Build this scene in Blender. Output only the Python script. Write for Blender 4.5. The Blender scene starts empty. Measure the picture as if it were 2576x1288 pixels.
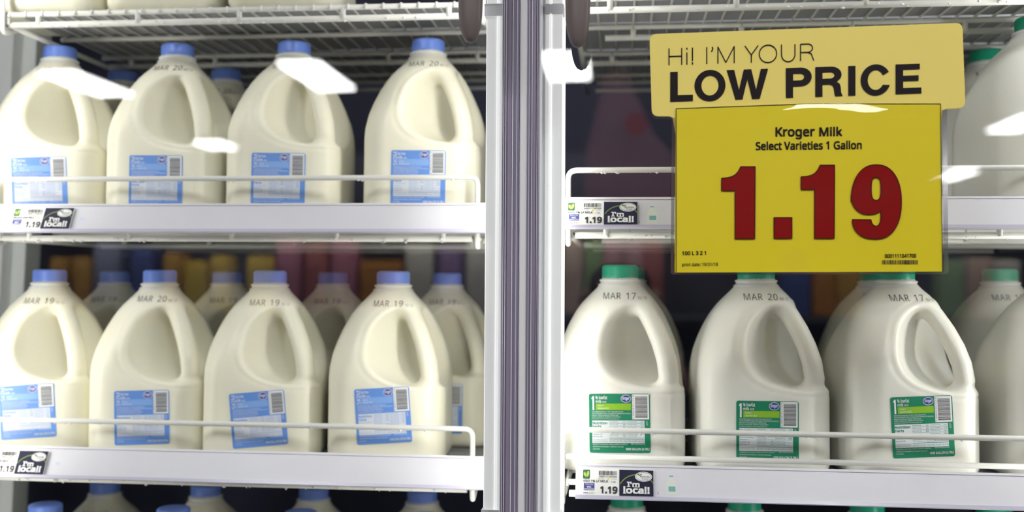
import bpy, bmesh, math, random
import numpy as np
from mathutils import Vector, Matrix
random.seed(7)
C = bpy.context.scene.collection
R = math.radians
PI = math.pi

# ------------------------------------------------------------------ camera
F, CX, CY = 2600.0, 1288.0, 644.0
CAM = np.array([0.0, 0.0, 1.35])
def cam_axes(vx, vy, roll):
    y = np.array([(vx - CX) / F, -(vy - CY) / F, 1.0]); y /= np.linalg.norm(y)
    u = np.array([math.sin(roll), math.cos(roll), 0.0])
    u[2] = -(u[0] * y[0] + u[1] * y[1]) / y[2]; u /= np.linalg.norm(u)
    x = np.cross(y, u)
    if x[0] < 0: x = -x
    return np.array([x, y, u])                 # world axes in (right, up, forward)
AX = cam_axes(1560, 722, R(0.35))
def P(px, py, Y):
    """world point on the vertical plane at depth Y that the photo shows at px, py"""
    w = AX @ np.array([(px - CX) / F, -(py - CY) / F, 1.0])
    return CAM + w * (Y / w[1])
def zx(px, py, Y):
    p = P(px, py, Y); return p[0]
cd = bpy.data.cameras.new('camera'); co = bpy.data.objects.new('camera', cd); C.objects.link(co)
cd.sensor_fit = 'HORIZONTAL'; cd.sensor_width = 36; cd.lens = 36 * F / 2576; cd.clip_start = 0.02; cd.clip_end = 60
rgt, upv, fwd = AX[:, 0], AX[:, 1], AX[:, 2]
co.matrix_world = Matrix(((rgt[0], upv[0], -fwd[0], CAM[0]), (rgt[1], upv[1], -fwd[1], CAM[1]), (rgt[2], upv[2], -fwd[2], CAM[2]), (0, 0, 0, 1)))
cd.dof.use_dof = True; cd.dof.focus_distance = 1.17; cd.dof.aperture_fstop = 2.6
S = bpy.context.scene
S.camera = co

# ------------------------------------------------------------------ world, exposure
w = bpy.data.worlds.new('store_air'); S.world = w; w.use_nodes = True
w.node_tree.nodes['Background'].inputs[0].default_value = (0.55, 0.57, 0.66, 1)
w.node_tree.nodes['Background'].inputs[1].default_value = 0.22
S.view_settings.view_transform = 'Standard'; S.view_settings.look = 'None'
S.view_settings.exposure = 0.10; S.view_settings.gamma = 1.0; S.view_settings.use_curve_mapping = False
LED_POWER = 2.15
CEILING_GLOW = 32.0

# ------------------------------------------------------------------ materials
def mat(name, col, rough=0.5, metal=0.0, sss=0.0, sssr=0.01, noise=0.0, nscale=30, bump=0.0, emit=0.0, spec=0.5, trans=0.0, coat=0.0):
    m = bpy.data.materials.new(name); m.use_nodes = True
    nt = m.node_tree; b = nt.nodes['Principled BSDF']
    b.inputs['Base Color'].default_value = (*col, 1); b.inputs['Roughness'].default_value = rough
    b.inputs['Metallic'].default_value = metal; b.inputs['Specular IOR Level'].default_value = spec
    if sss:
        b.inputs['Subsurface Weight'].default_value = sss; b.inputs['Subsurface Radius'].default_value = (1, .85, .6)
        b.inputs['Subsurface Scale'].default_value = sssr
    if trans: b.inputs['Transmission Weight'].default_value = trans
    if coat: b.inputs['Coat Weight'].default_value = coat
    if emit:
        b.inputs['Emission Color'].default_value = (1, 1, 1, 1); b.inputs['Emission Strength'].default_value = emit
    if noise or bump:
        t = nt.nodes.new('ShaderNodeTexCoord'); n = nt.nodes.new('ShaderNodeTexNoise')
        n.inputs['Scale'].default_value = nscale; n.inputs['Detail'].default_value = 4
        nt.links.new(t.outputs['Object'], n.inputs['Vector'])
        if noise:
            mx = nt.nodes.new('ShaderNodeMix'); mx.data_type = 'RGBA'
            mx.inputs['A'].default_value = (*[c * (1 - noise) for c in col], 1); mx.inputs['B'].default_value = (*[min(1, c * (1 + noise)) for c in col], 1)
            nt.links.new(n.outputs['Fac'], mx.inputs['Factor']); nt.links.new(mx.outputs['Result'], b.inputs['Base Color'])
        if bump:
            bp = nt.nodes.new('ShaderNodeBump'); bp.inputs['Strength'].default_value = bump; bp.inputs['Distance'].default_value = 0.002
            nt.links.new(n.outputs['Fac'], bp.inputs['Height']); nt.links.new(bp.outputs['Normal'], b.inputs['Normal'])
    return m
def clear(name, tint=(1, 1, 1), base=0.045, rough=0.0, edge=0.6):
    """clear sheet: straight-through light plus a mirror share that grows at grazing angles"""
    m = bpy.data.materials.new(name); m.use_nodes = True; nt = m.node_tree; nt.nodes.clear()
    o = nt.nodes.new('ShaderNodeOutputMaterial'); mx = nt.nodes.new('ShaderNodeMixShader')
    tr = nt.nodes.new('ShaderNodeBsdfTransparent'); gl = nt.nodes.new('ShaderNodeBsdfGlossy')
    tr.inputs[0].default_value = (*tint, 1); gl.inputs['Roughness'].default_value = rough
    lw = nt.nodes.new('ShaderNodeLayerWeight'); lw.inputs[0].default_value = 0.5
    pw = nt.nodes.new('ShaderNodeMath'); pw.operation = 'POWER'; pw.inputs[1].default_value = 5
    ml = nt.nodes.new('ShaderNodeMath'); ml.operation = 'MULTIPLY_ADD'; ml.inputs[1].default_value = edge; ml.inputs[2].default_value = base
    nt.links.new(lw.outputs['Facing'], pw.inputs[0]); nt.links.new(pw.outputs[0], ml.inputs[0])
    nt.links.new(ml.outputs[0], mx.inputs[0]); nt.links.new(tr.outputs[0], mx.inputs[1]); nt.links.new(gl.outputs[0], mx.inputs[2])
    nt.links.new(mx.outputs[0], o.inputs[0])
    return m

M = dict(
    milk=mat('milk_plastic', (0.89, 0.865, 0.715), 0.33, sss=0.35, sssr=0.012, spec=0.4),
    milk2=mat('lowfat_milk_plastic', (0.87, 0.86, 0.79), 0.33, sss=0.35, sssr=0.012, spec=0.4),
    neck=mat('clear_neck_plastic', (0.80, 0.81, 0.80), 0.3, sss=0.4, sssr=0.01),
    cap_blue=mat('blue_cap', (0.17, 0.29, 0.82), 0.35, sss=0.15, sssr=0.004),
    cap_green=mat('green_cap', (0.01, 0.36, 0.22), 0.35, sss=0.15, sssr=0.004),
    lab_blue=mat('blue_label', (0.14, 0.31, 0.76), 0.4), lab_blue2=mat('light_blue_label', (0.24, 0.43, 0.84), 0.4),
    lab_green=mat('green_label', (0.01, 0.23, 0.12), 0.4), lime=mat('lime_band', (0.27, 0.52, 0.03), 0.4),
    white=mat('white_ink', (0.85, 0.86, 0.88), 0.5), palewhite=mat('panel_white', (0.74, 0.77, 0.82), 0.5),
    ink=mat('dark_ink', (0.025, 0.022, 0.028), 0.5), grey_ink=mat('stamp_ink', (0.11, 0.10, 0.11), 0.6),
    logo=mat('logo_blue', (0.035, 0.04, 0.36), 0.4),
    wire=mat('white_coated_wire', (0.76, 0.76, 0.72), 0.38, bump=0.15, nscale=120),
    mat_grey=mat('grey_shelf_mat', (0.34, 0.35, 0.37), 0.6),
    strip=mat('paper_strip', (0.70, 0.69, 0.745), 0.35, noise=0.03, nscale=25), lip=mat('lilac_plastic', (0.55, 0.53, 0.66), 0.25),
    frame=mat('white_frame', (0.85, 0.87, 0.87), 0.45, noise=0.04, nscale=8), frame_dim=mat('grey_frame', (0.78, 0.82, 0.80), 0.5, noise=0.05, nscale=8),
    purple=mat('purple_grey_gasket', (0.27, 0.235, 0.33), 0.3), purple2=mat('lilac_gasket', (0.64, 0.62, 0.72), 0.28), purple3=mat('pale_gasket', (0.80, 0.78, 0.81), 0.4),
    brown=mat('brown_handle', (0.17, 0.135, 0.135), 0.35),
    navy=mat('unlit_interior', (0.016, 0.018, 0.045), 0.7), floor=mat('tile_floor', (0.25, 0.24, 0.22), 0.5, noise=0.1), ceiling=mat('dark_ceiling', (0.05, 0.05, 0.055), 0.8),  # navy: darkness of the cooler interior put into the colour
    led_body=mat('led_housing', (0.85, 0.86, 0.84), 0.4, emit=0.30), led=mat('led_cover', (0.9, 0.9, 0.9), 0.4, emit=0.6), lamp=mat('lamp_cover', (0.9, 0.9, 0.9), 0.4, emit=CEILING_GLOW),
    tab=mat('yellow_card', (0.92, 0.745, 0.185), 0.32), paper=mat('yellow_paper', (0.83, 0.67, 0.005), 0.5),
    black=mat('sign_black', (0.012, 0.006, 0.007), 0.5, spec=.2), red=mat('sign_red', (0.27, 0.0015, 0.0015), 0.55, spec=.15),
    card=mat('tag_paper', (0.82, 0.82, 0.80), 0.5), tag_navy=mat('tag_navy', (0.014, 0.013, 0.042), 0.55, spec=.2), tag_green=mat('tag_green', (0.035, 0.12, 0.05), 0.5),
    leaf=mat('leaf_green', (0.38, 0.52, 0.10), 0.5), arc=mat('arc_green', (0.14, 0.22, 0.03), 0.5), wic=mat('wic_blue', (0.05, 0.06, 0.28), 0.5), dotyel=mat('dot_yellow', (0.78, 0.75, 0.10), 0.5),
    pic_a=mat('picture_white', (0.72, 0.75, 0.68), 0.5), pic_b=mat('picture_teal', (0.18, 0.42, 0.42), 0.5), pic_c=mat('picture_pale_blue', (0.55, 0.62, 0.85), 0.5),
    frost=mat('frost', (0.86, 0.87, 0.88), 0.35, sss=0.3, sssr=0.003), spacer=mat('dark_spacer', (0.05, 0.05, 0.05), 0.5),
    steel=mat('case_grey', (0.10, 0.10, 0.11), 0.5),
    glass=clear('door_glass', (0.985, 0.99, 0.99), 0.065), sleeve=clear('clear_sleeve', (0.985, 0.985, 0.98), 0.022, 0.03), sleeve_edge=clear('sleeve_edge', (0.80, 0.80, 0.82), 0.22, 0.12),
)

# ------------------------------------------------------------------ mesh helpers
def link(name, me, parent=None):
    o = bpy.data.objects.new(name, me); C.objects.link(o)
    if parent: o.parent = parent
    return o
def pyobj(name, verts, faces, mats, parent=None, smooth=False, mi=None):
    me = bpy.data.meshes.new(name); me.from_pydata([tuple(map(float, v)) for v in verts], [], faces)
    for m in (mats if isinstance(mats, (list, tuple)) else [mats]): me.materials.append(m)
    if mi is not None: me.polygons.foreach_set('material_index', mi)
    if smooth: me.polygons.foreach_set('use_smooth', [True] * len(me.polygons))
    me.update()
    return link(name, me, parent)
class MB:
    def __init__(s): s.v = []; s.f = []; s.mi = []
    def add(s, v, f, m=0):
        n = len(s.v); s.v += [tuple(p) for p in v]; s.f += [tuple(i + n for i in q) for q in f]; s.mi += [m] * len(f); return s
    def box(s, x0, x1, y0, y1, z0, z1, m=0, b=0.0):
        if b <= 0:
            v = [(x, y, z) for x in (x0, x1) for y in (y0, y1) for z in (z0, z1)]
            return s.add(v, [(0, 1, 3, 2), (4, 6, 7, 5), (0, 4, 5, 1), (2, 3, 7, 6), (0, 2, 6, 4), (1, 5, 7, 3)], m)
        bm = bmesh.new(); bmesh.ops.create_cube(bm, size=1)
        for q in bm.verts: q.co = Vector(((x0 + x1) / 2 + q.co.x * (x1 - x0), (y0 + y1) / 2 + q.co.y * (y1 - y0), (z0 + z1) / 2 + q.co.z * (z1 - z0)))
        bmesh.ops.bevel(bm, geom=bm.edges[:] , offset=b, segments=2, affect='EDGES')
        bm.verts.index_update(); s.add([q.co[:] for q in bm.verts], [[q.index for q in f.verts] for f in bm.faces], m); bm.free(); return s
    def tube(s, pts, r, n=10, m=0):
        pts = [np.array(p, float) for p in pts]; v = []; f = []
        up = np.array([0.0, 0.0, 1.0])
        for i, p in enumerate(pts):
            t = pts[min(i + 1, len(pts) - 1)] - pts[max(i - 1, 0)]; t /= np.linalg.norm(t) + 1e-12
            if i == 0:
                a = np.cross(t, up)
                if np.linalg.norm(a) < 1e-3: a = np.cross(t, np.array([1.0, 0, 0]))
            else: a = a - t * (a @ t)
            a /= np.linalg.norm(a); b = np.cross(t, a)
            rr = r[i] if isinstance(r, (list, tuple)) else r
            v += [p + rr * (math.cos(2 * PI * k / n) * a + math.sin(2 * PI * k / n) * b) for k in range(n)]
        for i in range(len(pts) - 1):
            for k in range(n):
                f.append((i * n + k, i * n + (k + 1) % n, (i + 1) * n + (k + 1) % n, (i + 1) * n + k))
        f.append(tuple(range(n - 1, -1, -1))); f.append(tuple((len(pts) - 1) * n + k for k in range(n)))
        return s.add(v, f, m)
    def lathe(s, prof, n=48, m=0, cx=0, cy=0, rib=None):
        v = []; f = []
        for i, (r, z) in enumerate(prof):
            for k in range(n):
                rr = r + (rib(i, k) if rib else 0)
                v.append((cx + rr * math.cos(2 * PI * k / n), cy + rr * math.sin(2 * PI * k / n), z))
        for i in range(len(prof) - 1):
            for k in range(n): f.append((i * n + k, i * n + (k + 1) % n, (i + 1) * n + (k + 1) % n, (i + 1) * n + k))
        f.append(tuple(range(n - 1, -1, -1))); f.append(tuple((len(prof) - 1) * n + k for k in range(n)))
        return s.add(v, f, m)
    def build(s, name, mats, parent=None, smooth=False): return pyobj(name, s.v, s.f, mats, parent, smooth, s.mi)
def bend(pts, rad, n=6):
    """round the corners of a polyline"""
    pts = [np.array(p, float) for p in pts]; out = [pts[0]]
    for a, b, c in zip(pts, pts[1:], pts[2:]):
        u = (a - b) / np.linalg.norm(a - b); v = (c - b) / np.linalg.norm(c - b)
        p, q = b + u * rad, b + v * rad
        for k in range(n + 1):
            t = k / n; out.append((1 - t) ** 2 * p + 2 * t * (1 - t) * b + t * t * q)
    out.append(pts[-1]); return out
def thing(name, loc, label, cat, group=None, rz=0.0):
    o = bpy.data.objects.new(name, None); o.empty_display_size = 0.05; C.objects.link(o)
    o.location = loc; o.rotation_euler = (0, 0, rz); tag(o, label, cat, group); return o
def tag(o, label, cat, group=None, kind=None):
    if label: o['label'] = label
    if cat: o['category'] = cat
    if group: o['group'] = group
    if kind: o['kind'] = kind
    return o
def struct(o, label=None):
    o['kind'] = 'structure'
    if label: o['label'] = label
    return o

# ------------------------------------------------------------------ printing: flat lettering and marks laid on a surface
_gl = {}
def _font():
    try:
        return bpy.data.fonts.load(bpy.utils.system_resource('DATAFILES', path='fonts') + '/NotoSansHebrew-Regular.woff2')   # ships inside Blender
    except Exception: return None
FONT = _font()
def mesh_of_curve(cu):
    ob = bpy.data.objects.new('lettering', cu); C.objects.link(ob)
    dg = bpy.context.evaluated_depsgraph_get(); dg.update()
    me = bpy.data.meshes.new_from_object(ob.evaluated_get(dg))
    v = np.array([q.co[:2] for q in me.vertices]) if len(me.vertices) else np.zeros((0, 2)); f = [tuple(p.vertices) for p in me.polygons]
    bpy.data.objects.remove(ob); bpy.data.meshes.remove(me); bpy.data.curves.remove(cu)
    return v, f
def glyphs(s, off=0.0, res=3, space=1.0, shear=0.0):
    key = (s, off, res, space, shear)
    if key not in _gl:
        cu = bpy.data.curves.new('lettering', 'FONT'); cu.body = s
        if FONT: cu.font = FONT
        cu.size = 1; cu.resolution_u = res; cu.offset = off; cu.fill_mode = 'FRONT'
        cu.space_character = space; cu.shear = shear
        v, f = mesh_of_curve(cu)
        lo, hi = v.min(0), v.max(0); _gl[key] = ((v - lo) / (hi - lo), f, hi - lo)
    return _gl[key]
def filled(loops, off=0.0):
    cu = bpy.data.curves.new('shape', 'CURVE'); cu.dimensions = '2D'; cu.fill_mode = 'FRONT'; cu.offset = off
    for lp in loops:
        sp = cu.splines.new('POLY'); sp.points.add(len(lp) - 1); sp.use_cyclic_u = True
        for q, (x, y) in zip(sp.points, lp): q.co = (x, y, 0, 1)
    return mesh_of_curve(cu)
def rrect(x0, y0, x1, y1, r, n=5):
    pts = []
    for cx, cy, a in ((x1 - r, y0 + r, -90), (x1 - r, y1 - r, 0), (x0 + r, y1 - r, 90), (x0 + r, y0 + r, 180)):
        for k in range(n + 1):
            t = R(a + 90 * k / n); pts.append((cx + r * math.cos(t), cy + r * math.sin(t)))
    return pts
def oval(cx, cy, rx, ry, n=32, a0=0, a1=360):
    return [(cx + rx * math.cos(R(a0 + (a1 - a0) * k / n)), cy + ry * math.sin(R(a0 + (a1 - a0) * k / n))) for k in range(n)]
class Print:
    """collects flat shapes given in artwork units (y down) and maps them with fn(x, y, layer) into place as one mesh"""
    def __init__(s, fn): s.fn = fn; s.mb = MB(); s.mats = []
    def m(s, key):
        if key not in s.mats: s.mats.append(key)
        return s.mats.index(key)
    def raw(s, v, f, key, layer): s.mb.add([s.fn(x, y, layer) for x, y in v], f, s.m(key))
    def poly(s, pts, key, layer=1): s.raw(pts, [tuple(range(len(pts)))], key, layer)
    def rect(s, x0, y0, x1, y1, key, layer=1): s.poly([(x0, y0), (x1, y0), (x1, y1), (x0, y1)], key, layer)
    def text(s, t, x0, y0, x1, y1, key, layer=2, off=0.0, rot=0, res=3, space=1.0, shear=0.0):
        g, f, dim = glyphs(t, 0.0, res, space, shear)
        if off > 0:                                  # heavier weight: the same lettering laid down a hair apart
            w_, h_ = (x1 - x0, y1 - y0) if rot == 0 else (y1 - y0, x1 - x0)
            ex, ey = w_ * off / dim[0], h_ * off / dim[1]
            if rot: ex, ey = ey, ex
            ring = [(1, 1), (-1, 1), (1, -1), (-1, -1)] if res > 1 else [(1, 0), (-1, 0)]
            if off > .03: ring += [(1, 0), (-1, 0), (0, 1), (0, -1), (.5, 1), (-.5, 1), (.5, -1), (-.5, -1)]
            for n_, (a, b) in enumerate(ring): s.text(t, x0 + ex + a * ex, y0 + ey + b * ey, x1 - ex + a * ex, y1 - ey + b * ey, key, layer + .14 * n_, 0.0, rot, res, space, shear)
            return
        if rot == 0: v = [(x0 + u * (x1 - x0), y1 - q * (y1 - y0)) for u, q in g]
        elif rot == 1: v = [(x1 - q * (x1 - x0), y1 - u * (y1 - y0)) for u, q in g]
        else: v = [(x0 + q * (x1 - x0), y0 + u * (y1 - y0)) for u, q in g]
        s.raw(v, f, key, layer)
    def bars(s, x0, y0, x1, y1, n, key, layer=2, horizontal=False, seed=1):
        rnd = random.Random(seed); L = (y1 - y0) if horizontal else (x1 - x0); u = L / (n * 2.0); p = 0
        while p < L - u * 0.5:
            wd = u * rnd.choice((0.7, 0.7, 1.2, 1.8)); wd = min(wd, L - p)
            if horizontal: s.rect(x0, y0 + p, x1, y0 + p + wd, key, layer)
            else: s.rect(x0 + p, y0, x0 + p + wd, y1, key, layer)
            p += wd + u * rnd.choice((0.7, 0.9, 1.4))
    def build(s, name, parent=None): return s.mb.build(name, [M[k] for k in s.mats], parent)

# ------------------------------------------------------------------ the milk jug
def _interp(z, tab):
    t = np.array(tab); return np.interp(z, t[:, 0], t[:, 1])
_A = [(0, .0745), (.004, .0762), (.012, .0772), (.115, .0772), (.13, .0765), (.15, .0735), (.168, .0685), (.185, .0620), (.20, .0545), (.212, .0465), (.222, .0375), (.230, .0300), (.237, .0245), (.242, .0222), (.26, .0215)]
_RR = [(0, .034), (.115, .036), (.13, .0375), (.15, .042), (.168, .046), (.185, .047), (.20, .0455), (.212, .0415), (.222, .036), (.230, .0300), (.237, .0245), (.242, .0222), (.26, .0215)]
_zz = np.linspace(-.01, .27, 600)
def _smooth(tab):
    v = _interp(_zz, tab); k = np.hanning(31); k /= k.sum(); return np.convolve(np.pad(v, 15, 'edge'), k, 'valid')
_As, _Rs = _smooth(_A), _smooth(_RR)
_As = np.where(_zz < .02, _interp(_zz, _A), _As)
def corner(z): return (np.interp(z, _zz, _As) - np.interp(z, _zz, _Rs)) * math.sqrt(2) + np.interp(z, _zz, _Rs)
def smin(a, b, k): h = np.clip(.5 + .5 * (b - a) / k, 0, 1); return b + (a - b) * h - k * h * (1 - h)
def smax(a, b, k): return -smin(-a, -b, k)
_hz = np.array([.228, .214, .198, .180, .160, .140, .120, .102, .090])
_hx = np.array([corner(z) for z in _hz]) - np.array([.024, .0145, .0120, .0115, .0115, .0118, .0125, .0180, .030])
def jug_sdf(x, y, z):
    c = math.sqrt(.5); qx, qy = np.abs((x + y) * c), np.abs((y - x) * c)
    a, r = np.interp(z, _zz, _As), np.interp(z, _zz, _Rs)
    dx, dy = qx - (a - r), qy - (a - r)
    d = np.sqrt(np.maximum(dx, 0) ** 2 + np.maximum(dy, 0) ** 2) + np.minimum(np.maximum(dx, dy), 0) - r
    d = smax(d, -z, .014); d = smax(d, z - .2455, .001)
    sc = ((np.abs(x - .102) / .0790) ** 2.8 + (np.abs(y) / .100) ** 2.8 + (np.abs(z - .1655) / .0595) ** 2.8) ** (1 / 2.8)
    q_ = (sc - 1) * .06
    d = d + .0011 * np.exp(-((q_ - .0065) / .0024) ** 2)      # the moulded line round the grip recess
    d = smax(d, -q_, .007)
    h = np.full_like(d, 9.0)
    for i in range(len(_hz) - 1):
        p0 = np.array([_hx[i], 0, _hz[i]]); p1 = np.array([_hx[i + 1], 0, _hz[i + 1]]); u = p1 - p0; L = u @ u
        t = np.clip(((x - p0[0]) * u[0] + (z - p0[2]) * u[2]) / L, 0, 1)
        ex, ez = x - p0[0] - t * u[0], z - p0[2] - t * u[2]
        h = np.minimum(h, np.sqrt(ex ** 2 + (y * .84) ** 2 + ez ** 2) - .0108)
    return smin(d, h, .013)
def surface_nets(fn, lo, hi, h):
    ax = [np.arange(lo[i], hi[i] + h, h) for i in range(3)]
    X, Y, Z = np.meshgrid(*ax, indexing='ij'); D = fn(X, Y, Z); n = D.shape
    s = D < 0; cs = np.zeros((n[0] - 1, n[1] - 1, n[2] - 1), int)
    corners = [(i, j, k) for i in (0, 1) for j in (0, 1) for k in (0, 1)]
    for i, j, k in corners: cs += s[i:n[0] - 1 + i, j:n[1] - 1 + j, k:n[2] - 1 + k]
    act = (cs > 0) & (cs < 8); idx = -np.ones(act.shape, int); idx[act] = np.arange(act.sum()); I = np.argwhere(act)
    acc = np.zeros((len(I), 3)); cnt = np.zeros(len(I))
    for a in range(len(corners)):
        for b in range(a + 1, len(corners)):
            ca, cb = np.array(corners[a]), np.array(corners[b])
            if np.abs(ca - cb).sum() != 1: continue
            da = D[tuple((I + ca).T)]; db = D[tuple((I + cb).T)]; cr = (da < 0) != (db < 0)
            t = np.where(cr, da / (da - db + 1e-20), 0)[:, None]
            acc += np.where(cr[:, None], ca + t * (cb - ca), 0); cnt += cr
    V = (I + acc / cnt[:, None]) * h + np.array(lo)
    for _ in range(3):                       # pull the vertices onto the surface
        e = 5e-4; d0 = fn(V[:, 0], V[:, 1], V[:, 2])
        g = np.stack([fn(V[:, 0] + e * (i == 0), V[:, 1] + e * (i == 1), V[:, 2] + e * (i == 2)) - fn(V[:, 0] - e * (i == 0), V[:, 1] - e * (i == 1), V[:, 2] - e * (i == 2)) for i in range(3)], 1) / (2 * e)
        V = V - np.clip(d0, -.5 * h, .5 * h)[:, None] * g / np.maximum((g * g).sum(1), .25)[:, None]
    Fc = []
    for a in range(3):
        b, c = (a + 1) % 3, (a + 2) % 3
        sl0 = [slice(None)] * 3; sl1 = [slice(None)] * 3; sl0[a] = slice(0, -1); sl1[a] = slice(1, None)
        ch = np.argwhere(s[tuple(sl0)] != s[tuple(sl1)])
        ch = ch[(ch[:, b] > 0) & (ch[:, c] > 0)]
        flip = s[tuple(ch.T)]
        eb, ec = np.eye(3, dtype=int)[b], np.eye(3, dtype=int)[c]
        q = np.stack([idx[tuple((ch - eb - ec).T)], idx[tuple((ch - ec).T)], idx[tuple(ch.T)], idx[tuple((ch - eb).T)]], 1)
        q[~flip] = q[~flip][:, ::-1]; Fc.append(q)
    return V, np.concatenate(Fc)
JV, JF = surface_nets(jug_sdf, (-.10, -.10, -.008), (.104, .10, .250), .0021)
def jug_body_mesh(name, m):
    me = bpy.data.meshes.new(name); me.from_pydata(JV.tolist(), [], JF.tolist()); me.materials.append(m)
    me.polygons.foreach_set('use_smooth', [True] * len(me.polygons)); me.update(); return me

CAPN = 120
def cap_mesh(m):
    def rib(i, k): return 0.00035 * (1 if k % 2 else -1) if 2 <= i <= 4 else 0
    mb = MB(); mb.lathe([(.0216, .2435), (.0222, .2440), (.0222, .2475), (.0220, .2480), (.0220, .2588), (.0212, .2606), (.0190, .2618), (.006, .2620)], CAPN, rib=lambda i, k: 0.0003 * (1 if k % 2 else -1) if i in (3, 4) else 0)
    o = mb.build('cap', m, smooth=True); me = o.data; bpy.data.objects.remove(o); return me
def neck_mesh(m):
    mb = MB(); mb.lathe([(.0240, .2325), (.0268, .2340), (.0272, .2352), (.0262, .2366), (.0240, .2374), (.0234, .2390), (.0246, .2396), (.0256, .2408), (.0252, .2424), (.0214, .2436)], 64)
    o = mb.build('neck_ring', m, smooth=True); me = o.data; bpy.data.objects.remove(o); return me

# label artwork, in units of a zoomed view of a green label: x 975..1570, y 120..735
LN = np.array([math.sqrt(.5), -math.sqrt(.5), 0]); LR_ = np.array([math.sqrt(.5), math.sqrt(.5), 0]); LU = np.array([0, 0, 1.0])
LABEL_W, LABEL_H = .0705, .0735
def label_fn(x, y, layer):
    u = ((x - 975) / 595 - .5) * LABEL_W; v = (.5 - (y - 120) / 615) * LABEL_H
    return LR_ * u + LU * v + LN * (.0004 + .00012 * layer)
SMALL = ['OUR FARMERS PLEDGE NOT TO TREAT THEIR COWS WITH rbST.', 'THE FDA DETERMINED THERE IS NO SIGNIFICANT DIFFERENCE BETWEEN MILK', 'FROM rbST-TREATED AND NON-rbST-TREATED COWS.', 'QUALITY GUARANTEED. COMMENTS OR QUESTIONS?', 'NO\'S 800-632-6900 OR GO TO www.kroger.com']
def label_mesh(kind):
    p = Print(label_fn); blue = kind == 'blue'
    bg = 'lab_blue' if blue else 'lab_green'; ink2 = 'lab_blue' if blue else 'lab_green'
    # the sheet itself, with a little thickness
    o = rrect(975, 120, 1570, 735, 22)
    n = len(o); top = [p.fn(x, y, 0) for x, y in o]; bot = [p.fn(x, y, -5) for x, y in o]
    p.mb.add(top + bot, [tuple(range(n)), tuple(range(2 * n - 1, n - 1, -1))] + [(i, n + i, n + (i + 1) % n, (i + 1) % n) for i in range(n)], p.m(bg))
    if blue:
        p.text('SKIM', 998, 138, 1040, 290, 'white', off=0.0, rot=1)
        p.text('fat free', 1046, 142, 1130, 172, 'white', off=.012); p.text('milk', 1046, 182, 1096, 214, 'white', off=.012)
        p.rect(1046, 218, 1387, 290, 'lab_blue2')
    else:
        p.poly([(1000, 168), (1012, 146), (1026, 146), (1026, 290), (1010, 290), (1010, 172), (1000, 176)], 'white')
        p.text('% lowfat', 1040, 140, 1155, 178, 'white', off=.012); p.text('milk', 1042, 184, 1097, 216, 'white', off=.012)
        p.rect(1042, 222, 1387, 290, 'lime')
    p.text('Grade A', 1062, 234, 1118, 252, 'white'); p.text('vitamins A & D', 1062, 260, 1170, 280, 'white')
    for cx in (1114, 1136):
        v, f = filled([oval(cx, 206, 9, 9, 16), oval(cx, 206, 6, 6, 16)]); p.raw(v, f, 'white', 2)
    p.poly(oval(1337, 172, 50, 40), 'white', 1); p.poly(oval(1337, 172, 45, 35), 'logo', 2)
    p.text('Kroger', 1302, 150, 1374, 194, 'white', 3, off=.02, shear=.2)
    p.rect(1397, 126, 1560, 386, 'white', 1); p.bars(1426, 148, 1545, 372, 30, 'ink', 2, True, 4)
    p.text('0 11110 41660 3', 1402, 136, 1416, 378, 'ink', 2, rot=-1)
    for k, t in enumerate(SMALL):
        y = 300 + 19 * k
        p.text(t, 1002, y, (1310, 1382, 1262, 1282, 1266)[k], y + 13, 'white', res=1)
    p.rect(1003, 398, 1515, 632, 'palewhite', 1)
    p.text('Nutrition', 1008, 410, 1152, 438, ink2, off=.02); p.text('Facts', 1008, 446, 1092, 474, ink2, off=.02)
    for k, t in enumerate(['Serv. Size 1 cup (240mL)', 'Servings 16', 'Calories 100', '   Fat Cal. 20']): p.text(t, 1010, 486 + 24 * k, (1140, 1086, 1104, 1100)[k], 500 + 24 * k, ink2, res=1, off=.01)
    p.text('Percent Daily Values (DV) are', 1010, 594, 1152, 605, ink2, res=1); p.text('based on a 2,000 calorie diet.', 1010, 610, 1152, 621, ink2, res=1)
    rows = [('Amount/Serving', '% DV*', 'Amount/Serving', '% DV*'), ('Total Fat 2.5g', '4%', 'Potassium 380mg', '11%'), ('Sat. Fat 1.5g', '8%', 'Total Carb. 12g', '4%'), ('Trans Fat 0g', '', 'Dietary Fiber 0g', '0%'), ('Cholest. 15mg', '4%', 'Sugars 12g', ''), ('Sodium 130mg', '5%', 'Protein 8g', '')]
    for k, rw in enumerate(rows):
        y = 406 + 29 * k
        for t, x0, x1 in zip(rw, (1172, 1302, 1346, 1474), (1256, 1332, 1438, 1506)):
            if t: p.text(t, x0, y, x1, y + 14, ink2, res=1, off=.012)
        p.rect(1170, y + 20, 1510, y + 22.5, ink2, 2)
    p.rect(1170, 586, 1510, 591, ink2, 2)
    p.text('Vit. A 10%  •  Vit. C 4%  •  Calcium 30%  •  Iron 0%  •  Vit. D 25%', 1172, 602, 1510, 620, ink2, res=1)
    p.text('KEEP', 1530, 402, 1546, 446, 'white', 2, rot=1)
    p.text('INGREDIENTS: LOWFAT MILK, VITAMIN A PALMITATE, VITAMIN D3.' if not blue else 'INGREDIENTS: FAT FREE MILK, VITAMIN A PALMITATE, VITAMIN D3.', 1008, 640, 1345, 653, 'white', res=1); p.text('KEEP REFRIGERATED', 1382, 636, 1520, 648, 'white', res=1)
    p.text('DISTRIBUTED BY THE KROGER CO., CINCINNATI, OHIO 45202', 1008, 664, 1306, 678, 'white', res=1); p.text('PASTEURIZED', 1008, 688, 1076, 700, 'white', res=1)
    p.text('ONE GALLON (3.78L)', 1330, 682, 1558, 710, 'white', off=.02)
    ob = p.build('label'); me = ob.data; bpy.data.objects.remove(ob); return me
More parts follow.
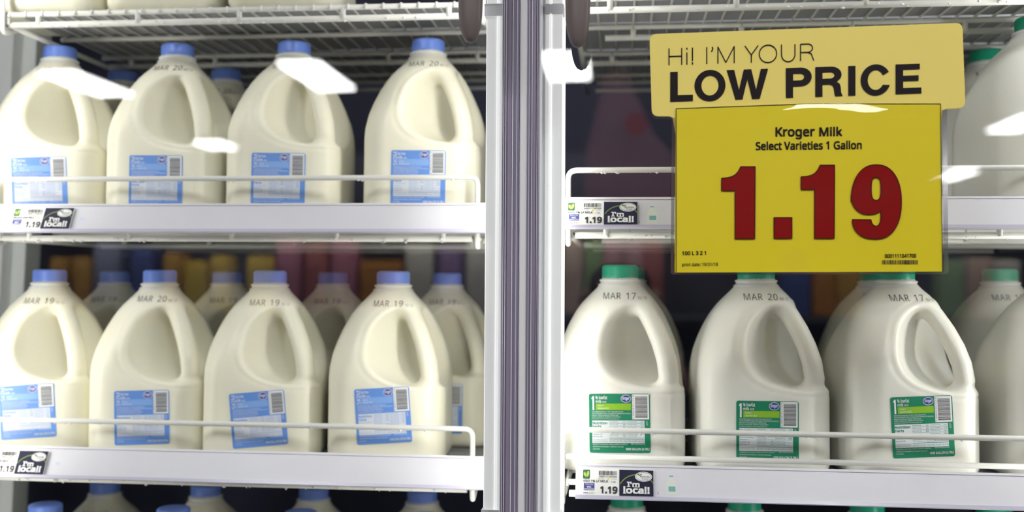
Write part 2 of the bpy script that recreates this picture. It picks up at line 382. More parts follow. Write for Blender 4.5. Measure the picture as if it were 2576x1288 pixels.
def stamp_mesh(big, small, z):
    """ink-jet date on the shoulder: each point is carried inwards to the jug's skin"""
    V, Fc = [], []
    def put(t, x0, x1, z0, z1, off):
        g, f, dm = glyphs(t, 0.0, 2, 1.1); n = len(V)
        for u, q in g:
            x = x0 + u * (x1 - x0); z = z0 + q * (z1 - z0)
            p = LR_ * x + LU * z + LN * .09
            lo, hi = 0.0, .09
            for _ in range(26):
                mid = (lo + hi) / 2; qd = LR_ * x + LU * z + LN * mid
                if jug_sdf(np.array([qd[0]]), np.array([qd[1]]), np.array([qd[2]]))[0] < 0: lo = mid
                else: hi = mid
            V.append(LR_ * x + LU * z + LN * (hi + .0005))
        Fc.extend([tuple(i + n for i in q) for q in f])
    a, b = big.split()
    put(a, -.020, .001, z, z + .0082, 0); put(b, .0075, .019, z, z + .0082, 0); put(small, .0215, .032, z, z + .0036, 0)
    me = bpy.data.meshes.new('date_stamp'); me.from_pydata([tuple(map(float, v)) for v in V], [], Fc); me.materials.append(M['grey_ink']); me.update(); return me
BODY = {'blue': jug_body_mesh('bottle', M['milk']), 'green': jug_body_mesh('bottle', M['milk2'])}
CAP = {'blue': cap_mesh(M['cap_blue']), 'green': cap_mesh(M['cap_green'])}
NECK = neck_mesh(M['neck']); LABEL = {k: label_mesh(k) for k in ('blue', 'green')}
STAMP = {k: stamp_mesh(*v) for k, v in {'20': ('MAR 20', 'WE 12', .217), '19': ('MAR 19', 'TO 12', .213), '17': ('MAR 17', 'SU 10', .217)}.items()}
_proto = {}
def make_jug(kind):
    o = bpy.data.objects.new('milk_jug', None); o.empty_display_size = .05
    parts = []
    for nm, me in (('bottle', BODY[kind]), ('cap', CAP[kind]), ('neck_ring', NECK), ('label', LABEL[kind]), ('date_stamp', STAMP['20'])):
        c = bpy.data.objects.new(nm, me); parts.append(c)
        if nm == 'label': c.location = LN * .0772 + LU * .0590
        if nm == 'cap': c['label'] = f'{kind} ribbed screw cap'
        if nm == 'label': c['label'] = f'{kind} printed label with a barcode'
    return o, parts
def place_jug(kind, x, y, z, rot, label, group, stamp='20', ltilt=0.0, ldz=0.0, bare=False):
    if kind not in _proto: _proto[kind] = make_jug(kind)
    src, parts = _proto[kind]
    o = src.copy(); C.objects.link(o); o.location = (x, y, z); o.rotation_euler = (0, 0, R(rot)); k = 1.02 if kind == 'blue' else 1.05; o.scale = (k, k, JUG_H / .262); tag(o, label, 'milk jug', group)
    for p in parts:
        if bare and p.name.split('.')[0] in ('label', 'date_stamp') and bare == 'all': continue
        c = p.copy(); c.parent = o; C.objects.link(c)
        if c.name.startswith('date_stamp'): c.data = STAMP[stamp]
        if c.name.startswith('label'):
            c.location.z += ldz
            c.rotation_mode = 'QUATERNION'; c.rotation_quaternion = Matrix.Rotation(R(ltilt), 3, Vector(LN)).to_quaternion()
    return o

# ------------------------------------------------------------------ levels (heights of the shelf surfaces) and depths
Z0 = CAM[2]
S_TOP, S_UP, S_LOW, S_BOT = Z0 + .372, Z0 + .083, Z0 - .237, Z0 - .570
YG = 1.12                                   # front face of the door glass
DR = -.050                                   # the right-hand shelves stand nearer the glass
JUG_H = .257
SR_TOP, SR_UP, SR_LOW, SR_BOT = Z0 + .362, P(2603, 45, 1.355)[2] - JUG_H, P(1560, 672, 1.355)[2] - JUG_H + .003, P(2500, 1266, 1.526)[2] - JUG_H
YF = 1.312                                  # front bar of the shelves
Y1, Y2, Y3 = 1.405, 1.576, 1.74              # centres of the jug rows

# ------------------------------------------------------------------ setting
struct(MB().box(-4, 4, -9, 2.3, -.1, 0).build('floor', M['floor']))
struct(MB().box(-8, 8, -12, 2.3, 3.2, 3.3).build('ceiling', M['ceiling']))
struct(MB().box(-1.3, 1.2, 2.16, 2.22, 0, 2.5).build('wall_back', M['navy']))  # dark of the unlit cooler depth is in this wall's colour
struct(MB().box(.70, .74, 1.30, 2.16, 0, 2.5).build('wall_right', M['navy']))
# white upright at the left end of the case, leaning a hair as in the photo
pb, pt = P(40, 1250, 1.66), P(101, 90, 1.66)
def leaning(name, ofs, y0, y1, m, parent=None):
    mb = MB(); v = []
    for z in (.1, 2.3):
        t = (z - pb[2]) / (pt[2] - pb[2]); xr = pb[0] + t * (pt[0] - pb[0])
        v += [(xr + ofs[0], y0, z), (xr + ofs[1], y0, z), (xr + ofs[1], y1, z), (xr + ofs[0], y1, z)]
    mb.add(v, [(3, 2, 1, 0), (4, 5, 6, 7), (0, 1, 5, 4), (1, 2, 6, 5), (2, 3, 7, 6), (3, 0, 4, 7)])
    return mb.build(name, m, parent)
wl = struct(leaning('wall_left', (-.30, -.003), 1.655, 1.70, M['frame_dim']))
leaning('panel', (-.16, -.068), 1.640, 1.655, M['frame'], wl); leaning('panel', (-.064, -.032), 1.640, 1.655, M['frame'], wl); leaning('ridge', (-.034, -.030), 1.632, 1.655, M['frame'], wl)

# doors: glass, edge seal, handle
XM = -.1095
dl = P(1266, 40, YG)[0]; 
def px_x(px): return P(px, 644, YG)[0]
def edge_seal(x0, x1, parent, flip):
    mb = MB(); pat = [(0.00, .05, 1, 0), (.05, .09, 0, 3), (.09, .13, 1, 0), (.13, .22, 0, 3), (.22, .25, 2, 0), (.25, .34, 0, 4), (.34, .62, 0, 2), (.62, .66, 2, -1), (.66, .86, 0, 3), (.86, .90, 1, 0), (.90, 1.0, 0, 2)]
    for a, b, m, dy in pat:
        if flip: a, b = 1 - b, 1 - a
        y = YG - .004 + dy * .0008
        mb.box(x0 + a * (x1 - x0), x0 + b * (x1 - x0), y, YG + .030, .25, 2.25, m)
    return mb.build('edge_seal', [M['purple'], M['purple2'], M['purple3']], parent)
def handle(px_c, py_end, Y, parent, wpx):
    p = P(px_c, py_end, Y); r = wpx / 2 * Y / F
    mb = MB(); pts = []; rs = []
    for t, k in ((0, .05), (.002, .38), (.007, .62), (.017, .84), (.030, .96), (.050, 1.0), (.20, 1.0), (.34, 1.0), (.36, .9), (.39, .6), (.40, .1)):
        pts.append((p[0], Y, p[2] + t)); rs.append(r * k)
    mb.tube(pts, rs, 20)
    mb.box(p[0] - .006, p[0] + .006, Y, YG, p[2] + .18, p[2] + .20, 0, .002); mb.box(p[0] - .006, p[0] + .006, Y, YG, p[2] + .34, p[2] + .36, 0, .002)
    o = mb.build('door_handle', M['brown'], parent, smooth=True); return o
def door(name, x0, x1, seal, flip, hargs, label):
    d = struct(bpy.data.objects.new(name, None), label); C.objects.link(d); d.location = ((x0 + x1) / 2, YG, .25)
    MB().box(x0, x1, YG, YG + .006, .25, 2.25).build('glass_pane', M['glass'], d)
    edge_seal(*seal, d, flip); handle(*hargs, d, 64)
    mb = MB(); nx = int((x1 - x0) / .02)
    for i in range(nx):
        for k in range(40):
            x = x0 + .01 + .02 * i; z = 1.0 + .02 * k
            mb.add([(x + .00022 * math.cos(PI * q / 3), YG + .0068, z + .00022 * math.sin(PI * q / 3)) for q in range(6)] + [(x, YG + .0062, z)], [(0, 1, 2, 3, 4, 5)] + [(q, (q + 1) % 6, 6) for q in range(6)])
    o = mb.build('spacer_dots', M['spacer'], d); o['kind'] = 'stuff'
    for c in d.children: c.matrix_parent_inverse = Matrix.Translation(-Vector(d.location))
    return d
sl0, sl1, sr0, sr1 = px_x(1261), px_x(1304), px_x(1326), px_x(1357)
door('door_1', -.86, sl0 + .002, (sl0, sl1), False, (1183, 109, YG - .055), 'frameless glass cooler door over the blue-capped jugs')
door('door_2', sr1 - .002, .64, (sr0, sr1), True, (1453, 121, YG - .055), 'frameless glass cooler door carrying the yellow price sign')
# the cooler's centre post behind the two door edges, with a pale seam filler
t = struct(MB().box(XM - .024, XM + .024, 1.168, 1.31, .2, 2.3, 0, .003).build('trim_1', M['frame']))
struct(MB().box(sl1 + .0005, sr0 - .0005, YG - .001, YG + .04, .25, 2.25, 0, .001).build('trim_2', M['purple3']))

def led_light(x, side, label, power=1.0, aim=(.86, .5)):
    d = thing('led_light', (x, 1.206, .55), label, 'cooler light', 'vertical cooler lights')
    MB().box(0, side * .019, -.038, .012, 0, 1.6, 0).build('housing', M['led_body'], d)
    mb = MB(); mb.tube([(side * .020, -.020, .02), (side * .020, -.020, 1.58)], .0022, 10); mb.tube([(side * .006, -.0385, .02), (side * .006, -.0385, 1.58)], .0018, 8)
    mb.build('ridge', M['led'], d)
    MB().box(side * .001, side * .018, .012, .018, .02, 1.58).build('diffuser', M['led'], d)
    for z in (Z0 + .31 - .55, Z0 - .265 - .55):
        MB().box(side * -.001, side * .021, -.041, .019, z, z + .012, 0, .001).build('end_clip', M['white'], d)
    la = bpy.data.lights.new('led_lamp', 'AREA'); la.shape = 'RECTANGLE'; la.size = .016; la.size_y = 1.55; la.energy = LED_POWER * power; la.color = (1.0, .975, .90)
    lo = bpy.data.objects.new('led_lamp', la); C.objects.link(lo); lo.parent = d; lo.location = (side * .012, .0205, .8)
    dirv = Vector((side * aim[0], aim[1], 0)); lo.rotation_euler = dirv.to_track_quat('-Z', 'Y').to_euler()
    return d
led_light(XM - .024, -1, 'white strip light behind the post, on the blue-capped side')
led_light(XM + .024, 1, 'white strip light beside the post, on the green-capped side', .62)
led_light(-.845, 1, 'white strip light lighting the jugs at the case end by the grey upright', .95, (.6, .8))
led_light(.655, -1, 'white strip light past the big price sign, shining on the green-capped jugs', 3.2)

# ------------------------------------------------------------------ wire shelves
CH_T = R(25); CH_H = .037
def channel_pt(x, v, S_, off=0.0, dy=0.0):
    """point on the tilted price channel: v from its lower edge, off towards the viewer"""
    return (x, 1.283 + dy + v * math.sin(CH_T) - off * math.cos(CH_T), S_ - .013 + v * math.cos(CH_T) + off * math.sin(CH_T))
def price_channel(d, x0, x1, S_, pic, chx, dy=0.0):
    channel_pt = lambda x, v, S_, off=0.0: globals()['channel_pt'](x, v, S_, off, dy)
    a, b = chx or (x0 + .002, x1 + .018)
    K = MB()
    def slab(v0, v1, o0, o1, xa, xb, m):
        pts = [channel_pt(x, v, S_, o) for x in (xa, xb) for v in (v0, v1) for o in (o0, o1)]
        K.add(pts, [(0, 1, 3, 2), (4, 6, 7, 5), (0, 4, 5, 1), (2, 3, 7, 6), (0, 2, 6, 4), (1, 5, 7, 3)], m)
    slab(0, CH_H, -.0015, 0, a, b, 0); slab(-.0035, 0.0005, -.0015, .003, a, b, 1); slab(CH_H - .001, CH_H + .002, -.003, .001, a, b, 0)
    ch = K.build('price_channel', [M['strip'], M['lip']], d)
    pr = Print(lambda x, y, l: channel_pt(x, y, S_, .0006 + .0002 * l))
    pr.rect(a + .001, CH_H - .002, b - .012, .001, 'strip', 0)
    if pic:
        kind, xc = pic; q = .0155; yy = .0035
        def bx(u0, v0, u1, v1, key, l): pr.rect(xc + u0, yy + v1, xc + u1, yy + v0, key, l)
        if kind == 'green':
            out = [(-.0065, 0), (.0065, 0), (.0068, .008), (.0058, .014), (.0025, .019), (.0025, .0215), (-.0025, .0215), (-.0025, .019), (-.0058, .014), (-.0068, .008)]
            pr.poly([(xc + u, yy + v) for u, v in out][::-1], 'pic_a', 1); bx(-.0024, .0215, .0024, .0230, 'pic_b', 1); bx(-.0035, .0042, .0045, .0100, 'pic_b', 2)
        else: bx(-.003, .011, .003, .0145, 'pic_c', 1)
        pr.text('4', xc - .0165, .0065, xc - .0150, .0040, 'ink', 1)
    pr.build('paper_strip', ch)
def make_shelf(x0, x1, S_, label, pic=None, chx=None, channel=True, dy=0.0, ym=1.455, yr_=1.578, mid_truss=False, mid_rail=False, chz=0.0):
    YF = globals()['YF'] + dy
    d = thing('wire_shelf', ((x0 + x1) / 2, YF, S_ - .036), label, 'shelf', 'white wire shelves in the cooler')
    W = MB(); r = .0036; lift = .0036
    zt, zl = S_ - .0085, S_ - .0225
    for y, a, b in ((YF, x0, x1), (ym, x0, x1), (yr_, x0, x1), (yr_ + .16, x0 + .02, x1), (yr_ + .222, x0 + .02, x1)):
        W.tube([(a + .002, y, zt), (b - .002, y, zt)], r if y < yr_ + .1 else .003)
        if y in (YF, yr_) or (mid_truss and y == ym):
            a = a + .03 if mid_truss and y == ym else a
            W.tube([(a + .012, y + .002, zl), (b - .012, y + .002, zl)], .0042)
            n = 5
            for k in range(n):
                x = a + .05 + (b - a - .1) * k / (n - 1); W.tube([(x, y, zl - .001), (x, y, zt + .002)], .0038, 8)
        if y > yr_ + .2: W.tube([(a, y, zl), (b - .03, y, zl)], .003)
    for x in (x0 + .006, x1 - .006):
        W.tube([(x, YF, zl), (x, 1.82, zl + .002)], .0036); W.tube([(x, YF - .001, zl), (x, YF, zt)], .0036)
    W.build('frame', M['wire'], d, True)
    D = MB(); n = int((x1 - x0 - .02) / .0234)
    for k in range(n + 1):
        x = x0 + .01 + k * .0234
        D.tube([(x, YF - .0045, S_ - .0125), (x, YF - .003, S_ - .0055), (x, YF + .004, S_ - .0046), (x, 1.82, S_ - .0046)], .0017, 6)
    D.build('wire_deck', M['wire'], d, True)
    m_ = MB()
    for a, b in ((YF + .03, ym - .005), (ym + .005, yr_ - .005), (yr_ + .005, 1.82)): m_.box(x0 + .012, x1 - .012, a, b, S_ - .0029, S_)
    m_.build('shelf_mat', M['mat_grey'], d)
    # guard rail: a bent wire standing along the front edge
    zr = S_ + .056; yr = YF - .009; e = .0
    G = MB(); G.tube(bend([(x0 - e + .004, YF + .03, S_ - .022), (x0 - e + .004, yr, S_ - .036), (x0 - e + .004, yr, zr), (x1 + e - .004, yr, zr), (x1 + e - .004, yr, S_ - .036), (x1 + e - .004, YF + .03, S_ - .022)], .011), .0034, 12)
    if mid_rail: G.tube([(x0 + .006, YF - .004, S_ + .023), (x1 - .006, YF - .004, S_ + .023)], .0034, 12)
    G.build('guard_rail', M['wire'], d, True)
    # clear-fronted price channel with a paper strip
    if channel: price_channel(d, x0, x1, S_ + chz, pic, chx, dy)
    # frost grains clinging to the wires
    fr = MB(); rnd = random.Random(int(S_ * 1000) + int(x0 * 100))
    for k in range(70):
        x = rnd.uniform(x0 + .03, x1 - .03); s_ = rnd.choice((.0007, .001, .0014, .0018))
        yz = rnd.choice(((yr - .001, zr - .0032), (yr - .001, zr - .0032), (YF - .0015, zl - .0042), (YF - .003, S_ - .0245), (YF - .005, zl - .0005)))
        c = np.array([x, *yz]); v = [c + s_ * np.array(q) * rnd.uniform(.7, 1.4) for q in ((1.4, 0, 0), (-1.4, 0, 0), (0, 1, 0), (0, -1, 0), (0, 0, 1), (0, 0, -1))]
        fr.add(v, [(0, 2, 4), (2, 1, 4), (1, 3, 4), (3, 0, 4), (2, 0, 5), (1, 2, 5), (3, 1, 5), (0, 3, 5)])
    o = fr.build('frost', M['frost'], d, True); o['kind'] = 'stuff'
    for c in d.children:
        c.matrix_parent_inverse = Matrix.Translation(-Vector(d.location))
    return d
def rx(px, py): return P(px, py, YF)[0]
def rr(px, py): return P(px, py, YF + DR)[0]
LX = {'top': (rx(10, 20), rx(1226, 20)), 'up': (rx(-12, 520), rx(1212, 520)), 'low': (rx(-28, 1140), rx(1199, 1140)), 'bot': (rx(-30, 1140), rx(1195, 1140))}
RX = {'top': (rr(1432, 20), .645), 'up': (rr(1422, 520), .645), 'low': (rr(1407, 1140), .645), 'bot': (rr(1407, 1140), .645)}
RK = dict(dy=DR, ym=1.405, yr_=1.565, mid_truss=True)
make_shelf(*LX['top'], S_TOP, 'white wire shelf topmost over the blue caps, seen from underneath', channel=False)
make_shelf(*LX['up'], S_UP, 'white wire shelf under the upper blue-capped jugs', ('blue', P(207, 562, 1.29)[0]), (LX['up'][0] + .002, P(1254, 540, 1.29)[0]))
make_shelf(*LX['low'], S_LOW, 'white wire shelf under the middle blue-capped jugs', ('blue', P(146, 1163, 1.29)[0]), (LX['low'][0] + .002, P(1219, 1170, 1.29)[0]))
make_shelf(*LX['bot'], S_BOT, 'white wire shelf holding the lowest blue-capped jugs')
make_shelf(*RX['top'], SR_TOP, 'white wire shelf topmost above the yellow sign, seen from underneath', channel=False, **RK)
make_shelf(*RX['up'], SR_UP, 'half-empty white wire shelf crossing behind the yellow price sign', ('green', P(1641, 533, 1.24)[0]), (P(1421, 540, 1.24)[0], .65), **RK)
make_shelf(*RX['low'], SR_LOW, 'white wire shelf under the green-capped jugs below the sign', ('green', P(1689, 1203, 1.24)[0]), (P(1448, 1210, 1.24)[0], .65), mid_rail=True, chz=-.006, **RK)
make_shelf(*RX['bot'], SR_BOT, 'white wire shelf holding the lowest green-capped jugs', **RK)

# ------------------------------------------------------------------ jugs
ORD = ('first', 'second', 'third', 'fourth')
def row(kind, items, y, z, rowtxt, group):
    for i, it in enumerate(items):
        px, py, rot, stamp, lt, ldz = it[:6]; lab = it[6] if len(it) > 6 else None
        x = P(px, py, y)[0]
        side = 'grey upright' if kind == 'blue' else 'centre post'
        place_jug(kind, x, y, z, rot, lab or f'{kind}-capped milk jug, {ORD[i]} from the {side}, {rowtxt}', group, stamp, lt, ldz)
row('blue', [(152, 108, -32, '20', 3, -.005), (448, 104, -40, '20', 0, -.004), (741, 98, -41, '20', -.5, -.002), (1078, 87, -43, '20', -.5, 0)], Y1, S_UP, 'front row on the upper shelf', 'blue-capped jugs on the upper shelf')
row('blue', [(310, 154, -40, '20', 0, 0), (570, 153, -40, '20', 0, 0)], Y2, S_UP, 'back row on the upper shelf', 'blue-capped jugs on the upper shelf')
row('blue', [(126, 678, -33, '19', 4, .006), (403, 677, -35, '20', 1.5, .001), (680, 673, -35, '19', 5, .002), (990, 671, -41, '19', 4, .010)], Y1, S_LOW, 'front row on the middle shelf', 'blue-capped jugs on the middle shelf')
row('blue', [(290, 675, -40, '19', 0, 0), (572, 680, -30, '19', 0, 0), (838, 675, -40, '19', 0, 0), (1125, 672, -44, '19', 0, 0)], Y2, S_LOW, 'back row on the middle shelf', 'blue-capped jugs on the middle shelf')
row('blue', [(115, 1255, -35, '19', 0, 0), (437, 1268, -40, '19', 0, 0), (757, 1275, -40, '19', 0, 0), (1072, 1280, -42, '19', 0, 0)], Y1, S_BOT, 'front row at the bottom edge', 'blue-capped jugs on the lowest shelf')
row('blue', [(265, 1215, -38, '19', 0, 0), (518, 1220, -38, '19', 0, 0), (790, 1222, -38, '19', 0, 0), (1062, 1230, -38, '19', 0, 0)], Y2, S_BOT, 'back row of the lowest shelf', 'blue-capped jugs on the lowest shelf')
row('blue', [(150, -80, -35, '20', 0, 0), (446, -80, -40, '20', 0, 0), (741, -80, -40, '20', 0, 0)], Y1, S_TOP, 'only its base showing on the topmost shelf', 'blue-capped jugs on the topmost shelf')
G1 = 'green-capped jugs on the shelf below the sign'
row('green', [(1560, 672, -45, '17', 1, .004), (1902, 690, -43, '20', 0, -.002), (2252, 685, -38, '17', 2.5, .007), (2650, 690, -40, '17', 0, 0)], Y1 + DR, SR_LOW, 'front row below the sign', G1)
row('green', [(1580, 690, -50, '17', 0, 0), (1905, 690, -50, '17', 0, 0), (2205, 690, -52, '17', 0, 0), (2516, 690, -48, '17', 0, 0)], Y2 + DR, SR_LOW, 'back row below the sign', G1)
row('green', [(2482, 98, -52, '17', 0, 0, 'green-capped milk jug behind the sign edge, back row of the half-empty shelf')], Y2 + DR + .014, SR_UP, '', 'green-capped jugs on the half-empty shelf')
row('green', [(2603, 45, -32, '17', 0, 0, 'green-capped milk jug cut by the picture edge, front row of the half-empty shelf')], Y1 + DR, SR_UP, '', 'green-capped jugs on the half-empty shelf')
row('green', [(1577, 1250, -50, '17', 0, 0), (1873, 1254, -50, '17', 0, 0), (2181, 1260, -52, '17', 0, 0), (2500, 1266, -54, '17', 0, 0)], Y2 + DR, SR_BOT, 'back row of the lowest shelf', 'green-capped jugs on the lowest shelf')

# ------------------------------------------------------------------ shelf-edge tags
def price_tag(xl, S_, green, label, dy):
    channel_pt = lambda x, v, S_, off=0.0: globals()['channel_pt'](x, v, S_, off, dy)
    """artwork units from a zoomed tag: x 848..1215, y 840..1095"""
    wd, ht = .0462, .0325
    d = thing('price_tag', channel_pt(xl, .0, S_, .002), label, 'price tag', 'shelf price tags'); org = np.array(d.location)
    fn = lambda x, y, l: np.array(channel_pt(xl + (x - 848) / 367 * wd, .0005 + (1095 - y) / 255 * ht, S_, .0022 + .00015 * l)) - org
    p = Print(fn)
    b = [fn(x, y, -4) for x, y in ((848, 840), (1215, 840), (1215, 1095), (848, 1095))]; f = [fn(x, y, 0) for x, y in ((848, 840), (1215, 840), (1215, 1095), (848, 1095))]
    p.mb.add(f + b, [(0, 1, 2, 3), (7, 6, 5, 4), (0, 4, 5, 1), (1, 5, 6, 2), (2, 6, 7, 3), (3, 7, 4, 0)], p.m('card'))
    p.poly(rrect(874, 857, 940, 944, 10), 'tag_green')
    p.poly([(906, 928), (884, 912), (880, 890), (892, 880), (904, 892)], 'leaf', 2); p.poly([(908, 928), (908, 896), (918, 872), (932, 868), (934, 896), (926, 918)], 'leaf', 2)
    p.bars(1024, 864, 1194, 906, 26, 'ink', 2, False, 8)
    p.text('A0001111041660' if green else 'A0001111042318', 1026, 912, 1194, 928, 'ink', off=.01); p.text('13  24', 1016, 934, 1070, 946, 'ink'); p.poly(oval(1114, 941, 11, 11, 14), 'dotyel', 1); p.text('210pcs', 1142, 936, 1194, 948, 'ink')
    p.text('KRO 1% LF MILK' if green else 'KROGER SKIM MILK', 880, 952, 1112, 974, 'ink', off=.018); p.text('1 GAL', 1140, 960, 1186, 976, 'ink', off=.005)
    p.rect(884, 982, 984, 1050, 'wic'); p.text('Kentucky', 900, 986, 972, 1004, 'card', 2); p.text('WIC', 912, 1010, 956, 1028, 'card', 2, off=.02); p.text('APPROVED', 887, 1033, 981, 1047, 'card', 2, off=.015)
    p.text('1.19', 1038, 1010, 1200, 1078, 'ink', off=.035); p.text('100L 2 2 1', 876, 1068, 984, 1081, 'ink', off=.01)
    p.build('price_card', d)
    return d
def local_tag(xl, S_, label, dy):
    channel_pt = lambda x, v, S_, off=0.0: globals()['channel_pt'](x, v, S_, off, dy)
    wd, ht = .0405, .0315
    d = thing('local_tag', channel_pt(xl, .0, S_, .0035), label, 'shelf tag', 'navy shelf tags'); org = np.array(d.location)
    fn = lambda x, y, l: np.array(channel_pt(xl + (x - 1216) / 314 * wd, .0002 + (1102 - y) / 244 * ht, S_, .0036 + .00015 * l)) - org
    p = Print(fn); q = ((1216, 858), (1530, 858), (1530, 1102), (1216, 1102))
    b = [fn(x, y, -4) for x, y in q]; f = [fn(x, y, 0) for x, y in q]
    p.mb.add(f + b, [(0, 1, 2, 3), (7, 6, 5, 4), (0, 4, 5, 1), (1, 5, 6, 2), (2, 6, 7, 3), (3, 7, 4, 0)], p.m('card'))
    p.rect(1217, 862, 1527, 1101, 'tag_navy', 1)
    arc = [(x, y) for x, y in oval(1380, 1075, 180, 176, 40, 208, 332) if 1217 <= x <= 1527]; arc2 = [(x, y) for x, y in oval(1380, 1075, 171, 165, 40, 208, 332) if 1217 <= x <= 1527]
    p.poly(arc + arc2[::-1], 'arc', 2)
    p.poly(oval(1438, 922, 78, 46), 'card', 3); v, f = filled([oval(1438, 922, 71, 40), oval(1438, 922, 68, 37)]); p.raw(v, f, 'tag_navy', 4)
    p.text('Kentucky', 1408, 914, 1494, 934, 'tag_navy', 4, off=.015); p.text('Proud', 1424, 936, 1476, 948, 'tag_navy', 4, off=.015)
    p.poly([(1380, 905), (1392, 893), (1402, 904), (1418, 896), (1424, 906), (1404, 916)], 'arc', 4)
    def slab(t, x0, y0, x1, y1):
        p.text(t, x0, y0, x1, y1, 'card', 3, off=.032)
    slab("I'm", 1288, 972, 1402, 1020); slab('local!', 1254, 1014, 1492, 1080)
    # slab serifs
    for x0, x1, ys in ((1284, 1318, (972, 1015)), (1252, 1280, (1076,)), (1440, 1466, (1076,)), (1346, 1402, (1017,))):
        for y in ys: p.rect(x0, y, x1, y + 5, 'card', 3)
    p.build('sign_card', d)
    return d
for S_, px, py, g, dy, txt in ((S_UP, 22, 575, 0, 0, 'on the upper shelf of blue-capped jugs'), (S_LOW, -43, 1160, 0, 0, 'on the middle shelf of blue-capped jugs'), (SR_UP, 1421, 540, 1, DR, 'on the half-empty shelf'), (SR_LOW - .006, 1459, 1205, 1, DR, 'on the shelf of green-capped jugs')):
    x = P(px, py, 1.285 + dy)[0]
    price_tag(x, S_, g, 'white price tag printed 1.19, ' + txt, dy)
    local_tag(x + .0463, S_, "navy tag printed I'm local! beside the price, " + txt, dy)

# ------------------------------------------------------------------ the yellow price sign, stuck to the right-hand door
YS = YG - .004
sg = thing('price_sign', P(2035, 480, YS), 'large yellow sign reading LOW PRICE 1.19 stuck to the door glass', 'sign'); SO = np.array(sg.location)
def sign_fn(x, y, l): return P(x, y, YS - .0004 * l) - SO
def sheet(name, pts, key, thick, l0, parent):
    """a card cut to an outline given in photo pixels, with real thickness"""
    n = len(pts); f = [sign_fn(x, y, l0) for x, y in pts]; b = [q + np.array([0, thick, 0]) for q in f]
    p = Print(sign_fn); p.mb.add(f + b, [tuple(range(n)), tuple(range(2 * n - 1, n - 1, -1))] + [(i, n + i, n + (i + 1) % n, (i + 1) % n) for i in range(n)], p.m(key)); return p
def rounded(pts, rs, n=6):
    out = []; N = len(pts)
    for i in range(N):
        a, b, c = (np.array(pts[k % N], float) for k in (i - 1, i, i + 1)); r = rs[i] if isinstance(rs, (list, tuple)) else rs
        if r <= 0: out.append(tuple(b)); continue
        u = (a - b) / np.linalg.norm(a - b); v = (c - b) / np.linalg.norm(c - b)
        for k in range(n + 1):
            t = k / n; out.append(tuple((1 - t) ** 2 * (b + u * r) + 2 * t * (1 - t) * b + t * t * (b + v * r)))
    return out
tab = rounded([(1634, 86), (2421, 57), (2429, 271), (2372, 274), (2366, 330), (1700, 340), (1692, 292), (1640, 292)], [18, 18, 18, 10, 0, 0, 10, 18])
p = sheet('header_card', tab, 'tab', .003, 0, sg)
SL = math.tan(R(-2.0))
class Skew:
    """lettering follows the card's slight tilt"""
    def __init__(s, p, x0, y0, k): s.p, s.x0, s.y0, s.k = p, x0, y0, k
    def text(s, t, xa, ya, xb, yb, key, layer=2, **kw):
        old = s.p.fn; s.p.fn = lambda x, y, l: old(x, y + s.k * (x - xa), l); s.p.text(t, xa, ya, xb, yb, key, layer, **kw); s.p.fn = old
    def shape(s, loops, xa, key, layer, off=0.0):
        v, f = filled(loops, off); old = s.p.fn; s.p.fn = lambda x, y, l: old(x, y + s.k * (x - xa), l); s.p.raw(v, f, key, layer); s.p.fn = old
k1 = Skew(p, 0, 0, -.0335)
def stroke_box(x0, y0, x1, y1): return [(x0, y0), (x1, y0), (x1, y1), (x0, y1)]
def hair(pts, wpx=2.6):
    """thin even strokes; points in photo pixels measured along the card's slight tilt from x = 1682"""
    old = p.fn; p.fn = lambda x, y, l: old(x, y - .0335 * (x - 1682), l)
    for (xa, ya), (xb, yb) in zip(pts, pts[1:]):
        L = math.hypot(xb - xa, yb - ya); tx, ty = (xb - xa) / L * .4, (yb - ya) / L * .4; nx, ny = -(yb - ya) / L * wpx / 2, (xb - xa) / L * wpx / 2
        p.poly([(xa + nx - tx, ya + ny - ty), (xb + nx + tx, yb + ny + ty), (xb - nx + tx, yb - ny + ty), (xa - nx - tx, ya - ny - ty)], 'black', 2)
    p.fn = old
T, B = 122.0, 164.0
hair([(1683, T), (1683, B)]); hair([(1715, T), (1715, B)]); hair([(1683, 142), (1715, 142)])
hair([(1728, 134), (1728, B)]); hair([(1728, T), (1728, T + 4)], 3.2); hair([(1742, T), (1742, 155)], 3); hair([(1742, 159), (1742, B)], 3.4)
hair([(1778, T), (1778, B)]); hair([(1792, T), (1793, T + 5), (1790, T + 12)], 3.2)
hair([(1806, B), (1806, T), (1826, B - 2), (1847, T), (1847, B)])
hair([(1874, T), (1890, 145), (1907, T)]); hair([(1890, 145), (1890, B)])
hair([(1932 + 22 * math.cos(R(a)), 143.5 + 22 * math.sin(R(a))) for a in range(0, 361, 12)])
hair([(1966, T), (1966, 147)] + [(1983 - 17 * math.cos(R(a)), 147 + 18 * math.sin(R(a))) for a in range(10, 171, 16)] + [(2000, 147), (2000, T)])
hair([(2014, B), (2014, T), (2032, T)] + [(2032 + 12 * math.sin(R(a)), T + 10.5 - 10.5 * math.cos(R(a))) for a in range(15, 166, 15)] + [(2032, T + 21), (2014, T + 21)]); hair([(2032, T + 21), (2041, T + 25), (2044, T + 34), (2047, B)])
